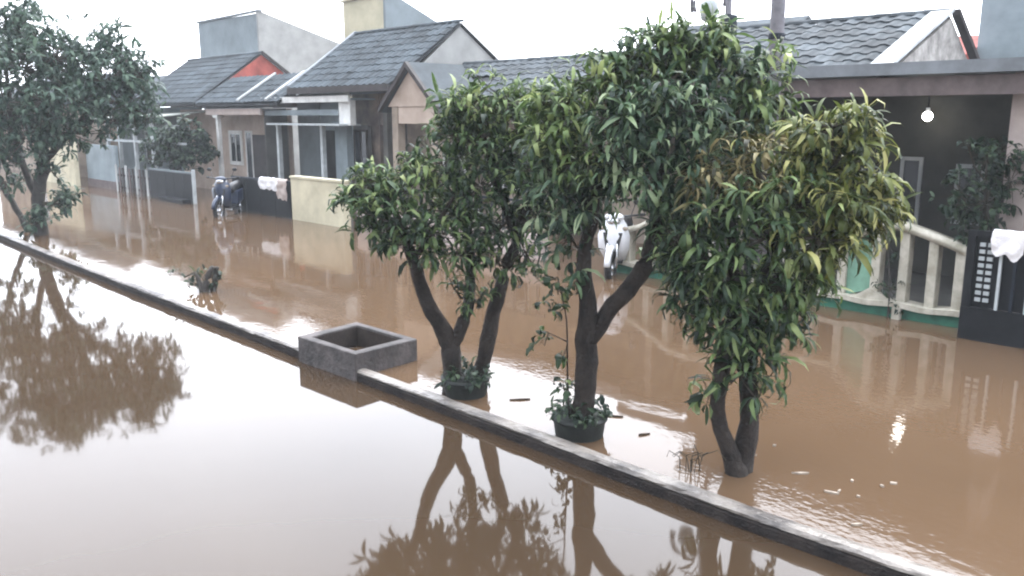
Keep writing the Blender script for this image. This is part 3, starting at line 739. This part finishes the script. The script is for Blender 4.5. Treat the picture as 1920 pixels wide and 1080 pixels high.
def rosette(pos, axis, n, L, wr, specs, sag=.5):
    axis = unit(axis); ref = np.array([0,0,1.]) if abs(axis[2]) < .9 else np.array([1.,0,0])
    u = unit(np.cross(axis,ref)); v = np.cross(axis,u); ph = rng.uniform(0,6.28)
    for i in range(n):
        a = ph+i*2.4+rng.normal(0,.25); sp = rng.uniform(.55,1.35)
        d = axis*math.cos(sp)+(u*math.cos(a)+v*math.sin(a))*math.sin(sp); d = d+np.array([0,0,-sag*rng.uniform(.3,1.0)])
        d = unit(d); side = np.cross(d,np.array([0,0,1.])); side = unit(side) if np.linalg.norm(side) > .05 else u
        tw = rng.normal(0,.35); nn = np.cross(side,d); s2 = side*math.cos(tw)+nn*math.sin(tw); n2 = np.cross(s2,d)
        if n2[2] < 0 and rng.random() < .8: n2 = -n2; s2 = -s2
        l = L*rng.uniform(.45,1.3); t = int(rng.integers(0,4))
        # keep handedness
        if np.dot(np.cross(d,s2),n2) < 0: s2 = -s2
        specs.append((pos+d*.015,d*l,s2*l*wr*rng.uniform(.8,1.15),n2*l,t))
def foliage_tree(name, label, cat, base, limbs, clumps, leafm, onem, L, wr, D0, per=9, dens=1.0, keep=0, bark='bark', group=None, sag=.5, tone=None, twigr=.006):
    """limbs: polylines of (px, py, dD, r); clumps: (px, py, dD, rx_px, ry_px, n rosettes)"""
    r = thing(name,label,cat,base,group)
    pts_all = []
    for k,li in enumerate(limbs):
        P = [at(q[0],q[1],D0+q[2]) for q in li]; R = [q[3] for q in li]
        # refine with wobble
        PP,RR = [],[]
        for i in range(len(P)-1):
            for t in np.linspace(0,1,5)[:-1]:
                i0,i3 = max(0,i-1),min(len(P)-1,i+2)
                p0,p1,p2,p3 = P[i0],P[i],P[i+1],P[i3]
                c = .5*((2*p1)+(p2-p0)*t+(2*p0-5*p1+4*p2-p3)*t*t+(3*p1-p0-3*p2+p3)*t**3)
                PP.append(c+Vector((noise.noise(c*5+Vector((k,0,0))),noise.noise(c*5+Vector((0,k,9))),0))*R[i]*.35)
                RR.append((R[i]*(1-t)+R[i+1]*t)*(1+.14*noise.noise(c*9)))
        PP.append(P[-1]); RR.append(R[-1])
        if k == 0 or li[0][1] == limbs[0][0][1]: PP[0].z = -.16
        MB().tube(PP,RR,10).build('trunk' if k == 0 else 'branch',bark,r,True)
        pts_all += PP
    A = np.array([list(q) for q in pts_all]); specs = []; tw = MB()
    sets = {}
    for cl in clumps:
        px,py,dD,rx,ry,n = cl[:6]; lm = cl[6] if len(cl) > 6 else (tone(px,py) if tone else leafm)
        specs = sets.setdefault(lm,[])
        c = np.array(at(px,py,D0+dD)); s = (D0+dD)/1632.; Rx,Rz = rx*s,ry*s; Rd = .5*(Rx+Rz)
        j = np.argmin(((A-c)**2).sum(1)+np.where(A[:,2] > c[2]+.1,.3,0)); q0 = A[j]
        mid = (q0*.4+c*.6)+np.array([0,0,-.06]); tw.tube([q0,mid,c],[twigr*2.2,twigr*1.8,twigr*1.3],5,False)
        for _ in range(max(1,int(n*dens))):
            d = unit(rng.normal(size=3)); rad = rng.uniform(.2,1.05)**.6 if rng.random() < .82 else rng.uniform(1.0,1.5)
            off = np.array(RT)*d[0]*Rx*rad+np.array(HD)*d[1]*Rd*rad+np.array([0,0,1])*d[2]*Rz*rad; p_ = c+off
            ax = unit(off/max(Rx,.01)*1.0+np.array([0,0,.55])+rng.normal(0,.25,3))
            tw.tube([c+off*.15,c+off*.6-ax*.02,p_],[twigr,twigr*.8,twigr*.5],3,False)
            rosette(p_,ax,int(rng.integers(max(3,per-4),per+4)),L*rng.uniform(.75,1.15),wr,specs,sag)
    specs = [(q,lm) for lm in sets for q in sets[lm] if q[0][2] > .03]
    stuff(tw.build('twigs','twig',r))
    if keep:
        vis = sorted(range(len(specs)),key=lambda i: np.dot(specs[i][0][0]-np.array(CAM),np.array(HD))-.35*abs(rng.normal()))
        pick = set(vis[:keep])
        for i in pick: leaf_object(r,specs[i][0],{'leaf_a':'leaf_one_a','leaf_b':'leaf_one_b','leaf_f':'leaf_one_b','leaf_c':'leaf_one_c','leaf_g':'leaf_one_c'}[specs[i][1]])
        specs = [q for i,q in enumerate(specs) if i not in pick]
    for lm in sets:
        q = [t for t,l in specs if l == lm]
        if q: stuff(joined_leaves('crown',None,q,lm,r))
    return r

GT = 'young pruned trees along the kerb'
# left of the three: stems fanning out of a dark pot
foliage_tree('kerb_tree','multi-stemmed tree fanning out from a dark pot beside the concrete planter','tree',(-5.45,4.70,-.10),
  [[(846,750,0,.095),(850,690,0,.08),(842,640,0,.085),(802,565,-.02,.066),(774,485,-.05,.055),(745,410,-.05,.032),(725,360,0,.015)],
   [(846,655,0,.06),(872,600,.02,.055),(882,530,.05,.045),(880,440,.05,.035),(868,350,.05,.02)],
   [(896,750,.08,.085),(902,690,.08,.07),(918,620,.08,.07),(938,545,.08,.06),(968,445,.1,.05),(1000,360,.1,.042),(1012,260,.1,.022)],
   [(966,450,.1,.035),(938,360,.05,.03),(905,260,0,.018)],
   [(776,490,-.05,.028),(820,420,-.2,.022),(850,370,-.25,.012)]],
  [(720,365,0,62,45,16),(785,335,.1,70,45,20),(695,415,-.1,40,32,8),(740,420,-.2,60,40,12),(855,395,0,75,50,18),(925,420,.1,55,50,14),(850,470,-.15,60,28,9),(765,455,-.1,55,32,10),
   (880,205,.1,62,48,20),(955,195,.1,75,45,22),(1005,245,.2,70,55,22),(900,265,0,75,45,20),(1040,215,.3,55,55,14),(960,310,.1,80,45,20),(845,250,0,42,45,10),(1000,400,.2,40,60,10),(690,345,-.1,40,30,7),(830,310,.1,50,35,10),(930,480,.05,40,40,7),(985,470,.1,30,45,5),
   (1040,300,.3,55,60,14),(1010,330,.25,50,50,12),(660,380,-.1,28,26,5),(815,440,-.2,50,40,10),(900,350,-.1,70,45,14),(855,545,-.1,35,30,3),(905,560,0,25,25,2)],
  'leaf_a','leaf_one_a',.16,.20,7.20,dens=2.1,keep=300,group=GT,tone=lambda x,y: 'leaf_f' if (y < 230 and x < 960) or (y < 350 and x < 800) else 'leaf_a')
foliage_tree('kerb_tree','tallest kerb tree with forked trunk rising from a pot of leaves','tree',(-4.10,4.65,-.10),
  [[(1086,835,0,.10),(1093,745,0,.085),(1099,660,0,.088),(1104,615,0,.085),(1099,550,0,.062),(1096,480,.0,.055),(1112,400,0,.045),(1122,310,0,.03),(1130,220,0,.015)],
   [(1106,640,0,.06),(1150,572,-.02,.066),(1200,515,-.05,.068),(1226,440,-.05,.055),(1236,350,-.05,.042),(1242,250,0,.03),(1260,150,0,.014)],
   [(1112,425,0,.035),(1080,350,.1,.028),(1060,260,.1,.015)],
   [(1230,425,-.05,.04),(1300,320,.1,.032),(1370,210,.15,.02),(1400,150,.1,.01)],
   [(1236,350,-.05,.03),(1200,250,-.2,.02),(1180,180,-.2,.01)]],
  [(1055,205,.1,60,60,20),(1125,150,.1,75,50,24),(1205,110,.1,75,42,24),(1290,95,.1,75,45,24),(1360,130,.1,75,50,22),(1415,185,.1,55,65,20),(1100,280,0,75,60,22),(1180,225,-.2,75,60,26),(1270,210,-.25,75,60,26),(1350,225,-.1,75,55,22),(1060,360,.1,50,60,14),(1125,355,.1,55,50,14),(1225,325,-.25,75,60,24),(1310,310,-.2,75,55,20),(1400,285,0,60,60,18),(1250,425,0,45,60,12),(1035,320,.1,45,55,12),(1440,250,.2,40,50,10),(1070,440,.1,35,50,6),(1330,70,.1,35,30,6),(1090,480,0,25,40,3),(1310,400,0,45,50,10),(1030,250,.2,50,60,12),(1440,130,.15,35,45,8),(1240,70,.1,50,25,8),(1270,470,.15,45,50,9),(1010,400,.15,30,50,5),(1160,300,-.2,60,60,14)],
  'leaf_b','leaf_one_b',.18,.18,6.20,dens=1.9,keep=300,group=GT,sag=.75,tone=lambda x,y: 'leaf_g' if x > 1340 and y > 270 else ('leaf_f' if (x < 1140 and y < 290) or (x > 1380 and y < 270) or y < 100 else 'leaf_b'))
foliage_tree('kerb_tree','leafy tree with yellow-green crown and leaves hanging down its trunk, nearest the camera','tree',(-2.88,4.88,-.10),
  [[(1385,897,0,.085),(1352,805,0,.052),(1350,720,0,.055),(1368,600,0,.05),(1378,500,0,.042),(1370,410,0,.025)],
   [(1388,897,.04,.085),(1404,790,.03,.066),(1402,690,.03,.06),(1420,570,.03,.05),(1448,460,.03,.04),(1500,390,0,.03),(1565,310,0,.015)],
   [(1420,560,.03,.035),(1500,480,-.05,.028),(1590,420,-.05,.014)],
   [(1372,560,0,.03),(1320,480,0,.025),(1295,420,0,.012)]],
  [(1560,240,0,55,40,18),(1598,222,0,38,28,9),(1520,285,0,55,45,16),(1612,300,0,50,55,18),(1480,355,0,75,55,22),(1570,370,-.1,75,55,24),(1640,375,0,45,50,16),(1385,395,.1,80,55,20),(1300,430,.1,55,55,14),(1425,325,.1,60,55,16),(1345,340,.15,60,45,14),(1440,445,-.1,85,55,22),(1530,445,-.15,68,50,18),(1590,430,0,45,38,10),(1360,500,0,75,55,18),(1290,490,.1,45,45,8),(1460,530,-.05,85,45,18),(1510,520,0,42,38,9),(1400,585,0,85,38,14),(1330,555,0,55,28,7),(1480,575,0,45,28,6),(1655,398,0,22,22,4),
   (1280,540,.1,45,35,7),(1330,590,.05,50,28,7),(1470,570,0,45,30,7),(1500,500,-.1,45,35,8),(1270,450,.1,40,45,8),(1450,620,0,50,26,6),(1355,620,0,50,26,6),(1370,650,-.05,45,35,8),(1425,645,0,38,45,8),(1385,705,-.08,45,35,7),(1332,735,0,16,38,3),(1442,715,0,22,38,3),(1295,590,0,16,22,2)],
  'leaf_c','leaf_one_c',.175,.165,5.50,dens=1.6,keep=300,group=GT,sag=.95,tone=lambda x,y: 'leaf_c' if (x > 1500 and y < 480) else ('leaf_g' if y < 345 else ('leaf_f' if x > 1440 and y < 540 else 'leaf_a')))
# large tree at the left
foliage_tree('street_tree','large hazy tree with wide crown at the left edge','tree',(-19.3,5.15,-.10),
  [[(78,448,0,.15),(72,390,0,.13),(78,320,0,.13),(95,250,0,.10),(120,170,0,.06),(140,100,0,.03)],
   [(74,380,0,.07),(40,300,.2,.07),(20,200,.3,.05),(10,120,.3,.03)],
   [(85,300,0,.07),(140,240,-.2,.06),(200,170,-.3,.04),(240,110,-.3,.02)],
   [(60,448,.4,.07),(30,390,.5,.06),(0,340,.6,.05),(-40,250,.7,.03)]],
  [(x,y,dd,rx,ry,n) for (x,y,dd,rx,ry,n) in [(20,60,.3,55,45,24),(70,70,0,50,40,22),(100,110,-.4,55,45,24),(40,130,-.4,60,50,26),(150,120,0,45,40,20),(200,80,.3,35,40,15),(225,110,.2,45,40,18),(255,140,0,38,35,15),(195,150,-.3,55,40,22),(245,190,-.2,42,35,16),(150,190,-.5,60,45,24),(80,190,-.7,65,50,26),(10,200,-.5,60,55,26),(210,225,-.1,50,30,15),(130,250,-.4,55,35,18),(50,260,-.6,60,45,24),(0,290,-.3,50,50,20),(10,340,.2,30,30,5),(95,320,-.2,26,24,4),(-40,100,0,60,70,24),(-40,220,0,60,60,22),(75,415,-.2,34,20,7),(110,380,-.1,18,14,3),(40,30,.4,40,25,10),(275,215,0,25,25,7),(120,370,-.1,20,18,5),(-80,160,0,50,80,20)]],
  'leaf_e',None,.22,.28,17.5,per=10,dens=2.6,bark='bark_far',sag=.35,twigr=.012)
# shrub in front of the right porch, greenery at the far left house
foliage_tree('garden_shrub','dark leafy shrub growing behind the black gate','shrub',(-3.35,10.9,-.14),
  [[(1850,560,0,.04),(1850,430,0,.035),(1848,340,0,.025)],[(1850,450,0,.02),(1890,350,0,.015)]],
  [(1850,300,0,35,35,14),(1895,340,0,30,45,14),(1800,360,0,30,40,12),(1850,380,-.1,55,40,22),(1830,430,0,45,35,14),(1895,300,.1,25,30,8),(1815,275,0,18,16,4)],
  'leaf_d',None,.13,.35,9.75,per=8,dens=1.5,bark='bark_far',sag=.4)
foliage_tree('climbing_plant','thin dark plant growing up the cream fence','plant',(-4.15,10.25,-.14),
  [[(1665,590,0,.012),(1668,520,0,.010),(1660,440,0,.006)]],
  [(1668,540,0,22,25,6),(1665,460,0,12,25,4),(1690,530,0,16,8,2),(1672,580,0,12,14,3)],'leaf_d',None,.11,.3,10.1,per=6,bark='bark_far')
foliage_tree('garden_bush','rounded green bush under the canopy of the farthest house','bush',(-25.6,10.8,-.14),
  [[(330,330,0,.06),(335,280,0,.05),(340,250,0,.03)]],
  [(330,265,0,35,28,20),(365,280,0,30,22,16),(300,270,0,25,22,12),(350,245,0,30,18,12),(385,290,0,18,16,8),(335,300,-.1,45,14,14),(380,255,0,15,20,6)],'leaf_d',None,.24,.4,26.2,per=9,dens=2.4,bark='bark_far',twigr=.012)
foliage_tree('stump_sprout','small dark shrub stump poking out of the water by the kerb','shrub',(-11.25,5.0,-.10),
  [[(385,553,0,.05),(388,520,0,.045),(400,500,0,.03)],[(380,553,0,.04),(372,525,0,.03),(365,510,0,.012)],[(398,553,.05,.045),(404,520,.05,.04),(408,500,.05,.03)]],
  [(380,520,0,18,14,5),(360,530,0,16,10,3),(335,512,0,14,5,2),(398,515,0,12,14,3)],'leaf_d',None,.13,.35,11.65,per=6,bark='bark_far')
foliage_tree('sapling','thin leafy sapling beside the forked trunk','sapling',(-4.30,4.62,-.10),
  [[(1068,800,0,.008),(1064,700,0,.007),(1062,600,0,.006),(1045,520,0,.004)],[(1062,640,0,.005),(1020,620,0,.003)]],
  [(1045,540,0,28,22,4),(1030,575,0,28,18,3),(1015,640,0,26,20,4),(1050,660,0,20,14,2),(1055,720,0,24,22,4),(1000,515,0,25,20,2)],'leaf_a',None,.10,.4,6.15,per=6,sag=.6,twigr=.003)

def pot(label, plabel, px, py, D, rad, h):
    c = at(px,py,D); x,y = c.x,c.y
    r = thing('plant_pot',label,'pot',(x,y,-.10))
    MB().lathe([(rad*.80,-.0),(rad*.92,.10),(rad,h+.05),(rad*.98,h+.10)],(x,y,-.10),24).build('body','pot',r,True)
    MB().torus((x,y,h-.02),rad*.98,.022,(0,0,1.0001) if False else (0.0001,0,1),24,8).build('rim','pot',r,True)
    MB().lathe([(rad*.95,h-.03),(rad*.5,h-.01),(.01,h)],(x,y,0),20).build('soil','soil',r,True)
    p_ = thing('pot_plant',plabel,'plant',(x,y,h-.03)); specs = []
    for i in range(46):
        a = rng.uniform(0,6.28); rr = rad*math.sqrt(rng.uniform(.1,1.1)); q = np.array([x+rr*math.cos(a),y+rr*math.sin(a),h+rng.uniform(-.02,.08)])
        rosette(q,np.array([math.cos(a)*.7,math.sin(a)*.7,.7]),5,.085,.42,specs,.45)
    stuff(joined_leaves('foliage',None,specs,'leaf_d',p_))
    for i in range(6):
        a = i*1.05; MB().tube([(x,y,h-.02),(x+rad*.6*math.cos(a),y+rad*.6*math.sin(a),h+.08)],.004,4).build('stem','twig',p_)
pot('dark round pot holding the multi-stemmed tree next to the planter','low green leaves filling the pot of the multi-stemmed tree',873,735,7.20,.20,.16)
pot('dark round pot at the foot of the forked tree','low green leaves filling the pot of the forked tree',1086,812,6.22,.20,.16)

# ------------------------------------------------------------------ small things on the water
def twig_tangle():
    r = thing('dry_twigs','tangle of dry twigs in the water left of the nearest trunk','twigs',(-3.15,4.75,-.10))
    for i in range(9):
        a = rng.uniform(-2.6,.6); L = rng.uniform(.12,.32); b = Vector((-3.12+rng.uniform(-.06,.06),4.75+rng.uniform(-.05,.05),-.10))
        e = b+Vector((math.cos(a)*L*.6,math.sin(a)*.08,.16+L*.5)); m = (b+e)/2+Vector((rng.uniform(-.06,.06),0,.08))
        MB().tube([b,m,e,e+Vector((rng.uniform(-.08,.08),0,-.05))],[.004,.0035,.003,.002],5).build('twig','twig',r)
twig_tangle()
def debris(name,label,x,y,l,wd,m,rot,cat,group=None):
    n = 8; mb = MB()
    for s,z in ((1,.012),(-1,-.004)):
        for i in range(n):
            a = 2*math.pi*i/n; k = 1+.25*noise.noise((math.cos(a)*2,math.sin(a)*2,x*7)); q = Matrix.Rotation(rot,3,'Z') @ Vector((math.cos(a)*l*k,math.sin(a)*wd*k,z*(1+.6*noise.noise((a,x,y)))))
            mb.v.append(Vector((x,y,0))+q)
    mb.f = [list(range(n)),list(range(n,2*n))[::-1]]+[[i,n+i,n+(i+1)%n,(i+1)%n] for i in range(n)]
    tag(mb.build(name,m),label,cat,group)
debris('litter','pale flat stick floating right of the nearest trunk',-2.56,5.23,.06,.009,'litter',.75,'litter')
debris('litter','bent pale scrap floating nearer the kerb, right of the nearest trunk',-2.27,5.09,.045,.010,'litter',.3,'litter')
debris('litter','pale scrap lying in the water close against the kerb at right',-1.96,4.77,.035,.011,'litter',.9,'litter')
debris('dead_leaves','dark leaf scrap floating between the two potted trees',-5.0,4.94,.09,.010,'dead_leaf',.9,'leaf')
debris('dead_leaves','dark leaf scrap floating right of the forked tree pot',-4.17,5.20,.07,.010,'dead_leaf',.6,'leaf')
debris('dead_leaves','small dark twig floating beyond the forked tree, right of its pot',-3.75,5.05,.05,.01,'dead_leaf',1.2,'leaf')

# ------------------------------------------------------------------ thin haze, also standing in for lens glare
hz = B(-402, 402, -402, 402, -1.7, 8.4).build('haze', 'soil'); stuff(hz); hz.data.materials.clear()
hm = bpy.data.materials.new('haze'); hm.use_nodes = True; hn = hm.node_tree; hn.nodes.clear()
ho = hn.nodes.new('ShaderNodeOutputMaterial'); hv = hn.nodes.new('ShaderNodeVolumePrincipled')
hv.inputs['Color'].default_value = (.90,.95,1,1); hv.inputs['Density'].default_value = .0015
hn.links.new(hv.outputs[0], ho.inputs['Volume']); hz.data.materials.append(hm)

# small scraps drifting on the street side
for i in range(9):
    x, y = -2.75+rng.uniform(-.45,.75), 5.0+rng.uniform(-.1,.75)
    debris('floating_scrap','tiny pale scrap drifting on the brown water right of the nearest trunk',x,y,rng.uniform(.010,.026),rng.uniform(.006,.012),'litter',rng.uniform(0,3),'scrap','tiny scraps drifting right of the nearest trunk')
